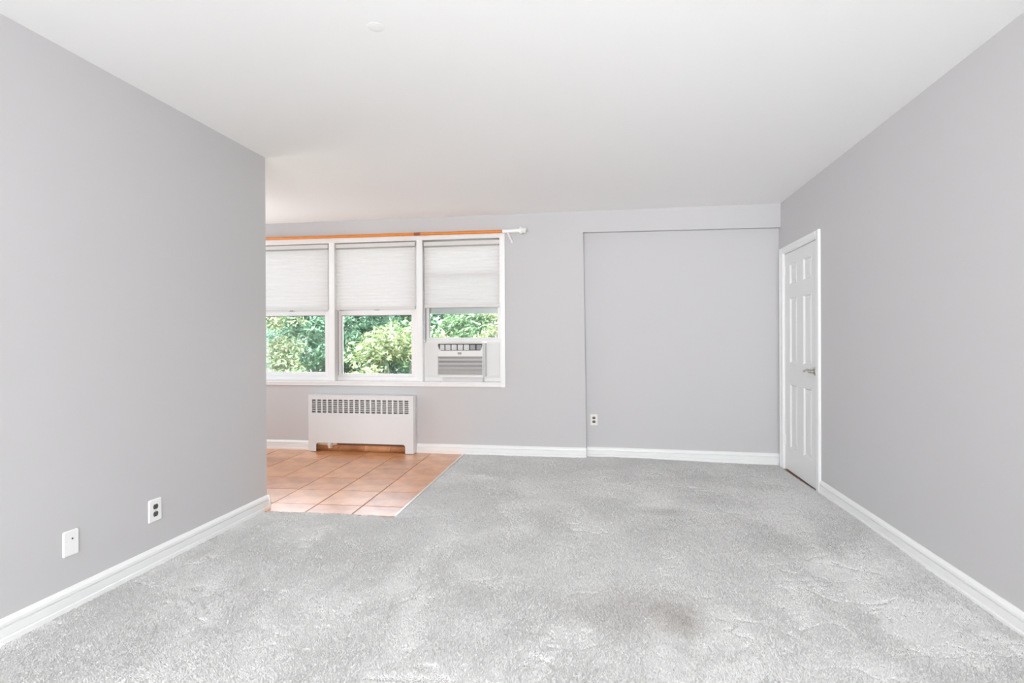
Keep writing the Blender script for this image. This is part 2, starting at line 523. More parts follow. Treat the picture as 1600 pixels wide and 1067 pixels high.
# ------------------------------------------------------------------ baseboards
BASE_PROF = [(0.0, 0.0), (-0.020, 0.0), (-0.020, 0.016), (-0.0135, 0.0195), (-0.0135, 0.0215), (-0.0165, 0.0240), (-0.0170, 0.0575), (-0.0070, 0.0595), (-0.0070, 0.0645),
             (-0.0165, 0.0665), (-0.0150, 0.078), (-0.0075, 0.090), (-0.004, 0.0935), (0.0, 0.0945)]


def baseboard(name, label, x0, x1, loc, rotz, dz0=0.0, dz1=0.0, par=None):
    bm = MB()
    n = len(BASE_PROF)
    A = [bm.bm.verts.new((x0, p[0], p[1] + dz0 if k > 2 else -0.03 + dz0 + p[1])) for k, p in enumerate(BASE_PROF)]
    B = [bm.bm.verts.new((x1, p[0], p[1] + dz1 if k > 2 else -0.03 + dz1 + p[1])) for k, p in enumerate(BASE_PROF)]
    for k, p in enumerate(BASE_PROF):          # keep the shoe's shape, only its foot goes under the carpet
        if k == 2:
            A[k].co.z = p[1] + dz0; B[k].co.z = p[1] + dz1
    fs = [bm.bm.faces.new(A), bm.bm.faces.new(B[::-1])]
    for k in range(n): fs.append(bm.bm.faces.new([A[k], B[k], B[(k + 1) % n], A[(k + 1) % n]]))
    bmesh.ops.recalc_face_normals(bm.bm, faces=fs)
    o = bm.build(name, M['trim'], par, kind=None if par else 'structure', loc=loc, rotz=rotz)
    if not par: tag(o, label, 'baseboard')
    return o


baseboard('baseboard_left', 'white moulded baseboard along the left wall', REAR, YL, (XL, 0, 0), L_ROT)
baseboard('baseboard_back', 'white baseboard between radiator cover and the shallow recess', -1.926, -0.128, (0, YB, 0), 0)
baseboard('baseboard_alcove_back', 'white baseboard left of the radiator cover under the window', XA, -3.112, (0, YB, 0), 0)
# terracotta cove tiles on the wall behind the radiator cover
for cx0 in (-3.108, -2.812, -2.516, -2.220):
    x0_, x1_ = cx0 + 0.002, min(cx0 + 0.294, -1.930)
    prof = [(YB, 0.0)] + [(YB - 0.045 + 0.038 * math.sin(t), 0.045 - 0.0445 * math.cos(t)) for t in np.linspace(0, PI / 2, 7)] + [(YB - 0.007, 0.10), (YB, 0.10)]
    MB().prism(prof, 'x', x0_, x1_).build('tile', M['tile'], floor)
baseboard('baseboard_recess', 'white baseboard along the shallow recess in the far wall', -0.126, XR, (0, YB + DD, 0), 0, 0.0, -0.018)
baseboard('baseboard_right', 'white moulded baseboard along the right wall from the door', 1.012, L_R - 0.3, (XR, YB, 0), R_ROT, -0.012, 0.003)
baseboard('baseboard_alcove', 'white baseboard on the alcove side of the left wall', -XL - 0.02, -XA, (0, YL, 0), PI)

# ------------------------------------------------------------------ carpet (pile = stuff)


def vnoise(x, y, seed, n=64):
    r = np.random.default_rng(seed)
    gm = r.random((n, n))
    xi = np.floor(x).astype(int); yi = np.floor(y).astype(int)
    fx = x - xi; fy = y - yi
    fx = fx * fx * (3 - 2 * fx); fy = fy * fy * (3 - 2 * fy)
    a = gm[xi % n, yi % n]; b_ = gm[(xi + 1) % n, yi % n]; c = gm[xi % n, (yi + 1) % n]; d = gm[(xi + 1) % n, (yi + 1) % n]
    return (a * (1 - fx) + b_ * fx) * (1 - fy) + (c * (1 - fx) + d * fx) * fy


def fbm(x, y, seed, octs=4, gain=0.5):
    s, amp, tot = 0, 1, 0
    for k in range(octs):
        s = s + amp * vnoise(x * 2 ** k + 17.3 * k, y * 2 ** k + 5.1 * k, seed + k); tot += amp; amp *= gain
    return s / tot


def on_carpet(x, y, mrg=0.0):
    inside = (x > XL + 0.018 - mrg) & (x < xr(y) - 0.018 + mrg) & (y > REAR) & (y < np.where(x < -0.13, YB - 0.018, YB + DD - 0.018) + mrg)
    ex = -1.377 + (-1.41 + 1.377) * (y - 3.585) / (5.641 - 3.585) + 0.010
    tile = (x < ex) & (y > 3.573 + 0.029 * (x + 2.0))
    return inside & ~tile


ZB = -0.010
# woven backing, a dense grid clipped to the carpet's outline
pts_out = [(XL, REAR), (xr(REAR), REAR), (xr(YB) + 0.01, YB + DD), (-0.13, YB + DD), (-0.13, YB), (EDGE_X(YB) + 0.010, YB), (EDGE_X(3.585) + 0.010, 3.577), (XL, 3.555)]
bm = bmesh.new()
NX, NY = 46, 96
gt = np.linspace(0, 1, NX); gy = np.linspace(REAR + 0.002, YB - 0.002, NY)
vv = {}


def cx_(i, j):
    return XL + 0.002 + (xr(gy[j]) - 0.004 - XL) * gt[i]


for i in range(NX - 1):
    for j in range(NY - 1):
        if cx_(i, j) < -1.36 and gy[j + 1] > 3.56: continue
        f = []
        for a_, c_ in ((i, j), (i + 1, j), (i + 1, j + 1), (i, j + 1)):
            if (a_, c_) not in vv:
                X, Y = cx_(a_, c_), gy[c_]
                vv[(a_, c_)] = bm.verts.new((X, Y, ZB + float(dip(X, Y))))
            f.append(vv[(a_, c_)])
        bm.faces.new(f)
rcx = np.linspace(-0.12, XR - 0.003, 12)
for k in range(11):
    bm.faces.new([bm.verts.new((x_, y_, ZB + float(dip(x_, y_)))) for x_, y_ in ((rcx[k], YB - 0.002), (rcx[k + 1], YB - 0.002), (rcx[k + 1], YB + DD - 0.004), (rcx[k], YB + DD - 0.004))])
# fit strips along the tile's two edges
for quad in ([(XL + 0.002, 3.40), (-1.25, 3.40), (-1.25, 3.583), (XL + 0.002, 3.553)], [(EDGE_X(3.50) + 0.010, 3.40), (-1.20, 3.40), (-1.20, YB - 0.002), (EDGE_X(YB) + 0.010, YB - 0.002)]):
    bm.faces.new([bm.verts.new((p[0], p[1], ZB - 0.0008)) for p in quad])
me = bpy.data.meshes.new('carpet'); bm.to_mesh(me); bm.free(); me.materials.append(M['backing'])
carpet = bpy.data.objects.new('carpet', me); COL.objects.link(carpet)
tag(carpet, 'pale grey wall-to-wall cut-pile carpet with brushed nap marks and a brownish stain', 'carpet', kind='stuff')

# yarn tufts: three-sided leaning spikes whose lean follows the brushed nap
xs, ys = [], []
for (y0, y1, dens) in ((0.2, 1.5, 9000), (1.5, 2.6, 42000), (2.6, 3.6, 34000), (3.6, 4.6, 27000), (4.6, YB + DD, 22000)):
    A_ = (XR - XL) * (y1 - y0)
    n_ = int(A_ * dens)
    # jittered grid, so the pile has no bald spots
    st = 1 / math.sqrt(dens)
    ax = np.arange(XL, XR + 0.02, st); ay = np.arange(y0, y1, st)
    X, Y = np.meshgrid(ax, ay)
    X = (X + rng.uniform(-0.5, 0.5, X.shape) * st * 1.1).ravel(); Y = (Y + rng.uniform(-0.5, 0.5, Y.shape) * st * 1.1).ravel()
    k = on_carpet(X, Y)
    # leave out what lies outside the photograph's cone of view (and a step to either side of it)
    k &= (np.abs(X + 0.157 * Y) < 1.15 * Y + 0.5)
    xs.append(X[k]); ys.append(Y[k])
X = np.concatenate(xs); Y = np.concatenate(ys)
n = len(X)
# nap field
wx = X + 0.35 * (fbm(X * 1.3, Y * 1.3, 3) - 0.5); wy = Y + 0.35 * (fbm(X * 1.3 + 9, Y * 1.3, 5) - 0.5)
big = fbm(wx * 2.2 + 3, wy * 2.8, 21, 5, 0.62)
streak = fbm(wx * 6.5 + 0.6 * wy, wy * 3.0 - wx * 1.2, 31, 4, 0.6)
track = fbm(wx * 9.0, wy * 1.1, 61, 3, 0.55)
right = sstep(0.55, 1.0, X) * sstep(5.2, 4.2, Y)
leftn = sstep(-0.9, -1.7, X)
farz = sstep(3.3, 4.9, Y)
lay = 0.72 + 1.9 * (big - 0.5) + 1.5 * (streak - 0.5) + 1.7 * right * (track - 0.5) - 0.24 * right - 0.18 * leftn - 0.12 * farz
lay = np.clip(lay, 0.0, 1.0)                                       # 1 = brushed flat, 0 = standing up
stand = 1 - sstep(0.24, 0.62, lay)
# furrows between clumps of yarn where the pile stands up
r1 = np.abs(fbm(X * 24 + 0.5 * big, Y * 30, 41, 2, 0.5) - 0.5)
r2 = np.abs(fbm(X * 44 + 7, Y * 50, 45, 2, 0.5) - 0.5)
furrow = np.maximum(sstep(0.060, 0.012, r1), 0.8 * sstep(0.05, 0.008, r2)) * (0.04 + 0.96 * stand)
seam = np.abs(fbm(wx * 2.6 + 4, wy * 3.4, 71, 3, 0.5) - 0.5)       # long creases left by the brush
furrow = np.maximum(furrow, 0.9 * sstep(0.026, 0.006, seam) * sstep(0.85, 0.40, lay))
ang = PI / 2 + 1.6 * (fbm(wx * 2.2, wy * 2.2, 51, 3) - 0.5) * PI + rng.normal(0, 1.3, n)
far = sstep(2.0, 5.0, Y)
lean = (0.002 + 0.008 * lay) * rng.uniform(0.6, 1.4, n)
hgt = (0.0125 - 0.0030 * lay) * rng.uniform(0.88, 1.08, n) * (1 - 0.85 * furrow) * (1 - 0.24 * stand)
wid = (0.0045 + 0.0016 * far) * rng.uniform(0.85, 1.2, n) * (1 - 0.35 * furrow)
a0 = rng.uniform(0, 2 * PI, n)
z0 = ZB + dip(X, Y)
V = np.zeros((n, 4, 3), np.float32)
for k in range(3):
    V[:, k, 0] = X + wid * np.cos(a0 + k * 2 * PI / 3); V[:, k, 1] = Y + wid * np.sin(a0 + k * 2 * PI / 3); V[:, k, 2] = z0
V[:, 3, 0] = X + lean * np.cos(ang); V[:, 3, 1] = Y + lean * np.sin(ang); V[:, 3, 2] = z0 + hgt
Fi = (np.arange(n)[:, None, None] * 4 + np.array([[0, 1, 3], [1, 2, 3], [2, 0, 3]])[None]).reshape(-1).astype(np.int32)


def raw_mesh(name, verts, idx, per):
    me = bpy.data.meshes.new(name)
    me.vertices.add(len(verts) // 3)
    me.vertices.foreach_set('co', verts)
    me.loops.add(len(idx))
    me.loops.foreach_set('vertex_index', idx)
    nf = len(idx) // per
    me.polygons.add(nf)
    me.polygons.foreach_set('loop_start', np.arange(nf, dtype=np.int32) * per)
    me.update(calc_edges=True)
    return me


me = raw_mesh('pile', V.reshape(-1), Fi, 3)
me.materials.append(M['yarn'])
pile = bpy.data.objects.new('pile', me); COL.objects.link(pile); pile.parent = carpet; pile['kind'] = 'stuff'

# ------------------------------------------------------------------ window
win = empty('window_1', ((WX0 + WX1) / 2, YB, WZ0))
tag(win, 'wide white three-bay sash window in the far wall', 'window', kind='structure')
off = Vector(win.location)


def wbuild(bm, name, m_, parent=None, **kw):
    """vertices given in world coordinates; parent chain sits at the window's base"""
    bmesh.ops.translate(bm.bm, verts=bm.bm.verts, vec=-off)
    return bm.build(name, m_, parent or win, **kw)


wbuild(MB().box(WX1, -0.961, YB - 0.022, YB, 0.700, 2.328, 0.004, 2), 'side_casing', M['trim'])
wbuild(MB().box(-3.945, WX0, YB - 0.022, YB, 0.700, 2.328, 0.004, 2), 'side_casing', M['trim'])
wbuild(MB().box(WX0, WX1, YB - 0.020, YB, 2.272, 2.326, 0.003), 'head_casing', M['trim'])
wbuild(MB().box(WX0, WX1, YB - 0.020, YB, 0.704, 0.738, 0.003), 'apron', M['trim'])
wbuild(MB().box(WX0, WX1, YB - 0.034, YB + 0.16, 0.736, 0.7535, 0.005, 2), 'sill', M['trim'])
# reveal lining
wbuild(MB().box(WX0, WX0 + 0.016, YB, YB + 0.19, WZ0, WZ1).box(WX1 - 0.016, WX1, YB, YB + 0.19, WZ0, WZ1).box(WX0 + 0.016, WX1 - 0.016, YB, YB + 0.19, 2.262, WZ1), 'jamb', M['sash'])
wbuild(MB().box(WX0, WX1, YB + 0.07, YB + 0.20, 0.7535, 0.799, 0.003), 'bottom_frame', M['sash'])
for x0, x1 in ((-2.924, -2.857), (-1.922, -1.858)):
    b = MB().box(x0, x1, YB + 0.002, YB + 0.19, 0.7535, 2.27, 0.004)
    b.box(x0 - 0.049, x1 + 0.013, YB + 0.082, YB + 0.185, 0.7535, 2.268, 0.003)
    wbuild(b, 'mullion', M['trim'])


def sash(x0, x1, z0, z1, y, st=0.045, top=0.048, bot=0.045, name='lower_sash', lock=True, th=0.034):
    b = MB()
    b.box(x0, x0 + st, y, y + th, z0, z1, 0.003)
    b.box(x1 - st, x1, y, y + th, z0, z1, 0.003)
    b.box(x0 + st, x1 - st, y, y + th, z1 - top, z1, 0.003)
    b.box(x0 + st, x1 - st, y, y + th, z0, z0 + bot, 0.003)
    s = wbuild(b, name, M['sash'])
    g = MB().box(x0 + st - 0.004, x1 - st + 0.004, y + th * 0.5 - 0.002, y + th * 0.5 + 0.002, z0 + bot - 0.004, z1 - top + 0.004)
    wbuild(g, 'pane', M['glass'], s)
    k = MB()      # dark glazing bead round the pane
    t = 0.006
    k.box(x0 - 0.004, x0 + 0.0005, y - 0.0004, y + 0.01, z0 + 0.01, z1 - 0.004)
    yy = (y - 0.0005, y + 0.006)
    k.box(x0 + st, x1 - st, *yy, z1 - top - t, z1 - top).box(x0 + st, x0 + st + t, *yy, z0 + bot, z1 - top - t)
    wbuild(k, 'glazing_bead', M['gasket'], s)
    if lock:
        xm = (x0 + x1) / 2
        l = MB().box(xm - 0.030, xm + 0.030, y + 0.004, y + 0.03, z1, z1 + 0.006, 0.002).box(xm - 0.012, xm + 0.02, y + 0.002, y + 0.022, z1 + 0.006, z1 + 0.015, 0.003)
        wbuild(l, 'sash_lock', M['grey_plastic'], s)
        lf = MB().box(x0 + 0.01, x0 + 0.06, y + 0.002, y + 0.02, z1, z1 + 0.005, 0.001)
        wbuild(lf, 'sash_latch', M['grey_plastic'], s)
    return s


YS = YB + 0.08
sash(-3.875, -2.972, 0.799, 1.522, YS, st=0.040)
sash(-2.853, -1.967, 0.799, 1.524, YS, st=0.042, bot=0.030, top=0.054)
sash(-1.843, -1.023, 1.200, 1.930, YS, st=0.038, bot=0.022, top=0.05, lock=False)     # raised above the air conditioner
for x0, x1 in ((-3.875, -2.972), (-2.853, -1.967), (-1.843, -1.023)):
    sash(x0, x1, 1.478, 2.262, YS + 0.042, st=0.042, top=0.05, bot=0.070, name='upper_sash', lock=False)
# side track of the raised sash, with its stop
b = MB().box(-1.856, -1.845, YB + 0.055, YB + 0.078, 1.20, 2.26, 0.002).box(-1.862, -1.838, YB + 0.045, YB + 0.078, 1.172, 1.202, 0.003)
wbuild(b, 'sash_track', M['chrome'])
wbuild(MB().box(-1.845, -1.021, YB + 0.066, YB + 0.10, 1.172, 1.200, 0.003), 'bottom_rail', M['sash'])

# ------------------------------------------------------------------ cellular shades


def shade(x0, x1, ztop, zbot, label):
    root = empty('window_blind', ((x0 + x1) / 2, YB + 0.038, zbot))
    tag(root, label, 'blind', 'cellular blinds in the window')
    w = (x1 - x0) / 2
    hz = ztop - zbot
    MB().box(-w, w, -0.024, 0.024, hz - 0.042, hz, 0.004, 2).build('headrail', M['rail'], root)
    MB().box(-w + 0.003, w - 0.003, -0.018, 0.018, 0.0, 0.034, 0.006, 2).build('bottom_rail', M['rail'], root)
    zt, zb = hz - 0.0545, 0.034
    MB().box(-w + 0.004, w - 0.004, -0.006, 0.006, zt - 0.002, hz - 0.042).build('fabric_clip', M['grey_plastic'], root)
    npl = max(1, round((zt - zb) / 0.0365))
    p = (zt - zb) / npl
    bm = bmesh.new()
    loops = []
    for side in (-1, 1):
        L = []
        for k in range(npl * 2 + 1):
            z = zb + k * p / 2
            y = side * (0.0055 if k % 2 == 0 else 0.012)
            L.append((bm.verts.new((-w + 0.004, y, z)), bm.verts.new((w - 0.004, y, z))))
        loops.append(L)
    for L in loops:
        for k in range(len(L) - 1): bm.faces.new([L[k][0], L[k][1], L[k + 1][1], L[k + 1][0]])
    me = bpy.data.meshes.new('fabric'); bm.to_mesh(me); bm.free(); me.materials.append(M['fabric'])
    o = bpy.data.objects.new('fabric', me); o.parent = root; COL.objects.link(o)
    o['label'] = 'white pleated translucent fabric'
    return root


shade(-3.872, -2.945, 2.254, 1.534, 'white pleated cellular blind half lowered in left bay, beside the wall corner')
shade(-2.851, -1.946, 2.250, 1.530, 'white pleated cellular blind half lowered in the middle bay of the window')
b3 = shade(-1.848, -1.022, 2.242, 1.540, 'white pleated cellular blind half lowered above the window air conditioner')
MB().tube([(0.385, -0.026, 0.66), (0.387, -0.028, 0.4), (0.385, -0.028, 0.16)], 0.0016, 6).build('pull_cord', M['plastic_white'], b3)

# ------------------------------------------------------------------ curtain rod
root = empty('curtain_rod', (-0.95, YB, 2.308))
tag(root, 'orange wooden curtain rod with white end and finial above the window', 'curtain rod')
RY = -0.085
MB().tube([(-2.95, RY, 0.010), (-0.021, RY, 0.0005)], 0.0165, 16).build('rod', M['rod_orange'], root, smooth=True)['label'] = 'orange varnished rod'
MB().tube([(-0.965, RY, 0.0035), (-0.895, RY, 0.0033)], 0.0169, 16).build('joint_sleeve', M['rod_joint'], root, smooth=True)['label'] = 'dark brown joint sleeve'
MB().tube([(-0.021, RY, 0.0005), (0.02, RY, 0.001), (0.165, RY, 0.004)], [0.022, 0.020, 0.0205], 16).build('end_tube', M['plastic_white'], root, smooth=True)['label'] = 'white rod end'
fp = [(0.0, 0.018), (0.004, 0.031), (0.016, 0.0385), (0.028, 0.034), (0.036, 0.025), (0.041, 0.026), (0.054, 0.031), (0.068, 0.024), (0.075, 0.010), (0.078, 0.0)]
MB().lathe(fp, (0.152, RY, 0.004), (1, 0, 0), 20).build('finial', M['plastic_white'], root, smooth=True)['label'] = 'white turned finial'
b = MB()
b.tube([(0.034, RY, -0.010), (0.040, RY + 0.015, -0.035), (0.052, -0.035, -0.066), (0.062, -0.006, -0.090)], [0.012, 0.011, 0.011, 0.011], 10)
b.box(0.051, 0.073, -0.007, 0.0, -0.106, -0.076, 0.002)
b.build('bracket', M['plastic_white'], root, smooth=True)['label'] = 'white wall bracket'

# ------------------------------------------------------------------ air conditioner in the right bay
AX0, AX1, AZ0, AZ1 = -1.672, -1.182, 0.806, 1.171
root = empty('air_conditioner', ((AX0 + AX1) / 2, YB, 0.7535))
tag(root, 'white window air conditioner under the raised sash of right bay', 'air conditioner')
hw = (AX1 - AX0) / 2
za, zt = AZ0 - 0.7535, AZ1 - 0.7535
FY = -0.085
b = MB()
b.box(-hw + 0.006, hw + 0.010, FY + 0.035, 0.42, za + 0.004, zt - 0.004, 0.006)
b.build('body', M['plastic_ac'], root)
MB().box(-hw + 0.035, hw - 0.02, FY + 0.06, 0.30, 0.0, za + 0.006, 0.004).build('base_pan', M['metal_white'], root)
# front panel with two openings: control strip and intake louvers
SX0, SX1 = -hw + 0.008, hw - 0.008
CZ0, CZ1 = zt - 0.085, zt - 0.014
GZ0, GZ1 = za + 0.026, zt - 0.146
b = MB()
y0, y1 = FY, FY + 0.036
b.box(-hw, SX0, y0, y1, za, zt, 0.002)
b.box(SX1, hw, y0, y1, za, zt, 0.002)
b.box(SX0, SX1, y0, y1, CZ1, zt, 0.002)
b.box(SX0, SX1, y0, y1, GZ1, CZ0, 0.002)
b.box(SX0, SX1, y0, y1, za, GZ0, 0.002)
b.prism([(SX0, CZ0), (SX0 + 0.034, CZ0), (SX0 + 0.012, CZ0 + 0.014), (SX0 + 0.004, CZ0 + 0.034), (SX0, CZ0 + 0.05)], 'y', y0 + 0.0005, y1)
b.prism([(SX1, CZ0), (SX1, CZ0 + 0.05), (SX1 - 0.004, CZ0 + 0.034), (SX1 - 0.010, CZ0 + 0.014), (SX1 - 0.022, CZ0)], 'y', y0 + 0.0005, y1)
b.build('front_panel', M['plastic_ac'], root)
MB().box(SX0, SX1, FY + 0.026, FY + 0.034, CZ0, CZ1).build('vent_strip', M['dark_plastic'], root)['label'] = 'dark outlet strip'
cw = (SX1 - SX0 - 0.012) / 7
for k in range(7):
    c0 = SX0 + 0.010 + k * cw
    dk = k >= 5
    b = MB()
    zz0, zz1 = CZ0 + 0.006, CZ1 - (0.010 if not dk else 0.012)
    b.box(c0 + 0.004 + (0.006 if k == 0 else 0), c0 + cw - 0.0085, FY + 0.006 + (0.01 if k > 5 else 0), FY + 0.026, zz0, zz1, 0.004, 2)
    v = b.build('vent_louver', M['plastic_ac'] if not dk else M['grey_plastic'], root)
    s = MB()
    for q in range(3):
        zq = zz0 + (zz1 - zz0) * (0.25 + 0.25 * q)
        s.box(c0 + 0.010, c0 + cw - 0.012, FY + 0.003 + (0.01 if k > 5 else 0), FY + 0.008, zq - 0.0018, zq + 0.0018)
    s.build('blade_line', M['grey_plastic'], v)
MB().box(-0.024, 0.017, FY - 0.0015, FY + 0.002, CZ0 - 0.040, CZ0 - 0.018, 0.001).build('badge', M['grey_plastic'], root)['label'] = 'small dark badge'
b = MB().box(SX0, SX1, FY + 0.024, FY + 0.034, GZ0, GZ1)
b.build('filter', M['dark_plastic'], root)['label'] = 'dark filter behind the louvers'
b = MB()
ns = 15
pt = (GZ1 - GZ0) / ns
for k in range(ns):
    z = GZ0 + (k + 0.5) * pt
    b.prism([(FY + 0.002, z - 0.0036), (FY + 0.012, z - 0.0015), (FY + 0.012, z + 0.0018), (FY + 0.002, z + 0.0024)], 'x', SX0, SX1)
b.build('intake_grille', M['plastic_ac'], root)
for x0, x1 in ((-1.856 - root.location.x, AX0 - 0.004 - root.location.x), (AX1 + 0.008 - root.location.x, WX1 - 0.017 - root.location.x)):
    b = MB()
    b.box(x0, x1, 0.062, 0.074, 0.047, 0.418)
    b.box(x0 + 0.012, x1 - 0.012, 0.0605, 0.066, 0.062, 0.404, 0.002)
    b.box(x0, x1, 0.052, 0.066, 0.044, 0.056, 0.002)
    b.build('filler_panel', M['plastic_ac'], root)

# ------------------------------------------------------------------ radiator cover
RX0, RX1 = -3.112, -1.926
root = empty('radiator_cover', ((RX0 + RX1) / 2, YB, 0.0))
tag(root, 'white metal radiator cover with slotted grille under the window', 'radiator cover')
w = (RX1 - RX0) / 2
DP = -0.105
RZ = 0.612
gz0, gz1 = 0.418, 0.560
gx0, gx1 = -3.070 - root.location.x, -1.980 - root.location.x


def arc(cx, cz, r, a0_, a1_, n_=6):
    return [(cx + r * math.cos(a0_ + (a1_ - a0_) * k / n_), cz + r * math.sin(a0_ + (a1_ - a0_) * k / n_)) for k in range(n_ + 1)]


ox0, ox1, oz, rr = -w + 0.088, w - 0.092, 0.094, 0.030
poly = [(-w, 0.0), (ox0, 0.0)] + arc(ox0 + rr, oz - rr, rr, PI, PI / 2) + arc(ox1 - rr, oz - rr, rr, PI / 2, 0) + [(ox1, 0.0), (w, 0.0), (w, gz0), (-w, gz0)]
b = MB()
b.prism(poly, 'y', DP, DP + 0.004)
b.box(-w, gx0, DP, DP + 0.004, gz0, gz1)
b.box(gx1, w, DP, DP + 0.004, gz0, gz1)
b.box(-w, w, DP, DP + 0.004, gz1, RZ)
b.build('front_panel', M['metal_white'], root)
NC, NR = 18, 7
b = MB()
pc = (gx1 - gx0 + 0.018) / NC
for k in range(NC - 1):
    c = gx0 + (k + 1) * pc - 0.018
    b.box(c, c + 0.018, DP, DP + 0.004, gz0, gz1)
pr_ = (gz1 - gz0) / NR
for k in range(NC):
    c = gx0 + k * pc
    for r_ in range(1, NR):
        z = gz0 + r_ * pr_
        b.prism([(DP, z - 0.0035), (DP + 0.010, z + 0.002), (DP + 0.010, z + 0.0045), (DP, z + 0.0025)], 'x', c, c + pc - 0.018)
b.build('grille', M['metal_white'], root)
b = MB().box(-w, -w + 0.004, DP + 0.004, -0.005, 0.0, RZ - 0.004)
b.build('side_panel', M['metal_white'], root)
b = MB().box(w - 0.004, w, DP + 0.004, -0.005, 0.0, RZ - 0.004).box(w - 0.0035, w + 0.004, -0.075, -0.005, 0.0, RZ - 0.012, 0.001)
b.build('side_panel', M['metal_white'], root)
MB().box(-w - 0.003, w + 0.003, DP - 0.003, -0.005, RZ - 0.004, RZ, 0.0015).build('top_panel', M['metal_white'], root)
b = MB().box(-w + 0.05, w - 0.05, -0.080, -0.012, 0.10, 0.19)
for k in range(40):
    xx = -w + 0.06 + k * (2 * w - 0.12) / 39
    b.box(xx - 0.001, xx + 0.001, -0.084, -0.008, 0.092, 0.19)
b.build('heating_element', M['pipe_brown'], root)
MB().box(-w + 0.004, w - 0.004, -0.010, -0.006, 0.19, RZ - 0.01).build('back_plate', M['grey_plastic'], root)
MB().tube([(-w + 0.30, -0.058, 0.082), (w - 0.10, -0.058, 0.080)], 0.014, 12).build('return_pipe', M['pipe_brown'], root, smooth=True)
b = MB().tube([(-w + 0.09, -0.065, 0.078), (-w + 0.19, -0.065, 0.076), (-w + 0.245, -0.065, 0.066)], [0.012, 0.014, 0.02], 12)
b.lathe([(0, 0.020), (0.006, 0.028), (0.025, 0.030), (0.040, 0.027), (0.044, 0.023), (0.062, 0.022), (0.066, 0.016)], (-w + 0.235, -0.072, 0.098), (0, 0, -1), 14)
b.tube([(-w + 0.26, -0.065, 0.075), (-w + 0.31, -0.06, 0.082)], [0.016, 0.014], 12)
b.build('supply_valve', M['pipe_beige'], root, smooth=True)['label'] = 'beige painted valve'

# ------------------------------------------------------------------ wall plates


def plate_mesh(b, w_, h_, t=0.0065, z=0.0):
    r_ = 0.007
    pts = []
    for cx, cz, a in ((w_ / 2 - r_, h_ / 2 - r_, 0), (-w_ / 2 + r_, h_ / 2 - r_, PI / 2), (-w_ / 2 + r_, -h_ / 2 + r_, PI), (w_ / 2 - r_, -h_ / 2 + r_, 1.5 * PI)):
        pts += arc(cx, cz, r_, a, a + PI / 2, 4)
    bm = b.bm
    rings = []
    for s, y in ((1.0, 0.0), (1.0, -0.003), (0.93, -t)):
        sx = (w_ / 2 - (1 - s) * 0.05) / (w_ / 2); sz = (h_ / 2 - (1 - s) * 0.05) / (h_ / 2)
        rings.append([bm.verts.new((p[0] * sx, y, p[1] * sz)) for p in pts])
    fs = []
    k_ = len(pts)
    for R0, R1 in zip(rings, rings[1:]):
        for i in range(k_): fs.append(bm.faces.new([R0[i], R0[(i + 1) % k_], R1[(i + 1) % k_], R1[i]]))
    fs.append(bm.faces.new(rings[-1])); fs.append(bm.faces.new(rings[0][::-1]))
    bmesh.ops.recalc_face_normals(bm, faces=fs)


def outlet(loc, rotz, label, w_, h_, pm):
    root = empty('wall_outlet', loc, rotz)
    tag(root, label, 'outlet')
    b = MB(); plate_mesh(b, w_, h_); b.build('cover_plate', pm, root)
    for s in (1, -1):
        zc = 0.0195 * s
        r = 0.0165
        poly = arc(0, zc, r, math.radians(-52), math.radians(52), 6) + arc(0, zc, r, math.radians(128), math.radians(232), 6)
        rc = MB().prism(poly, 'y', -0.0075, -0.004).build('receptacle', M['receptacle'], root)
        sl = MB().box(-0.0075, -0.0050, -0.0082, -0.007, zc - 0.001, zc + 0.008).box(0.0050, 0.0075, -0.0082, -0.007, zc - 0.001, zc + 0.008)
        sl.lathe([(0, 0.0028), (0.0012, 0.0028)], (0, -0.007, zc - 0.008), (0, -1, 0), 10)
        sl.build('slot', M['black_slot'], rc)
    MB().lathe([(0, 0.0033), (0.0012, 0.003), (0.0016, 0.0)], (0, -0.0064, 0), (0, -1, 0), 10).build('screw', M['chrome'], root)
    return root


outlet((XL, 2.612, 0.292), L_ROT, 'white double outlet with dark sockets on the left wall', 0.086, 0.120, M['plastic_white'])
outlet((-0.053, YB + DD, 0.371), 0, 'cream double outlet on the recessed far wall', 0.076, 0.116, M['plastic_cream'])
root = empty('wall_plate', (XL, 2.136, 0.290), L_ROT)
tag(root, 'white blank wall plate with small round jack, nearest on left wall', 'wall plate')
b = MB(); plate_mesh(b, 0.074, 0.114); b.build('cover_plate', M['plastic_white'], root)
MB().lathe([(0, 0.0042), (0.002, 0.004), (0.002, 0.0)], (0.004, -0.0062, 0.019), (0, -1, 0), 12).build('jack', M['receptacle'], root)
MB().lathe([(0, 0.003), (0.001, 0.003), (0.0014, 0.0)], (0.0, -0.0062, -0.022), (0, -1, 0), 10).build('screw', M['plastic_white'], root)

# ------------------------------------------------------------------ panelled door in the right wall
door = empty('door_1', (XR, YB, 0), R_ROT)
tag(door, 'white six-panel door with lever handle in the right wall by the corner', 'door', kind='structure')


def S(y): return YB - y      # world depth to distance along the right wall


DZ = -0.03
# jamb, casings
b = MB().box(D_S0, D_S0 + 0.012, 0.0, 0.13, DZ - 0.02, D_TOP).box(D_S1 - 0.012, D_S1, 0.0, 0.13, DZ - 0.02, D_TOP).box(D_S0 + 0.012, D_S1 - 0.012, 0.0, 0.13, D_TOP - 0.012, D_TOP)
b.build('jamb', M['trim'], door)


def casing_v(x0, x1, z1, flip):
    w_ = x1 - x0
    prof = [(0.0, 0.0), (0.0, -0.010), (0.08, -0.013), (0.55, -0.014), (0.68, -0.019), (0.95, -0.020), (1.0, -0.016), (1.0, 0.0)]
    pts = [((x0 + u * w_) if not flip else (x1 - u * w_), v) for u, v in prof]
    return MB().prism(pts, 'z', DZ - 0.02, z1)


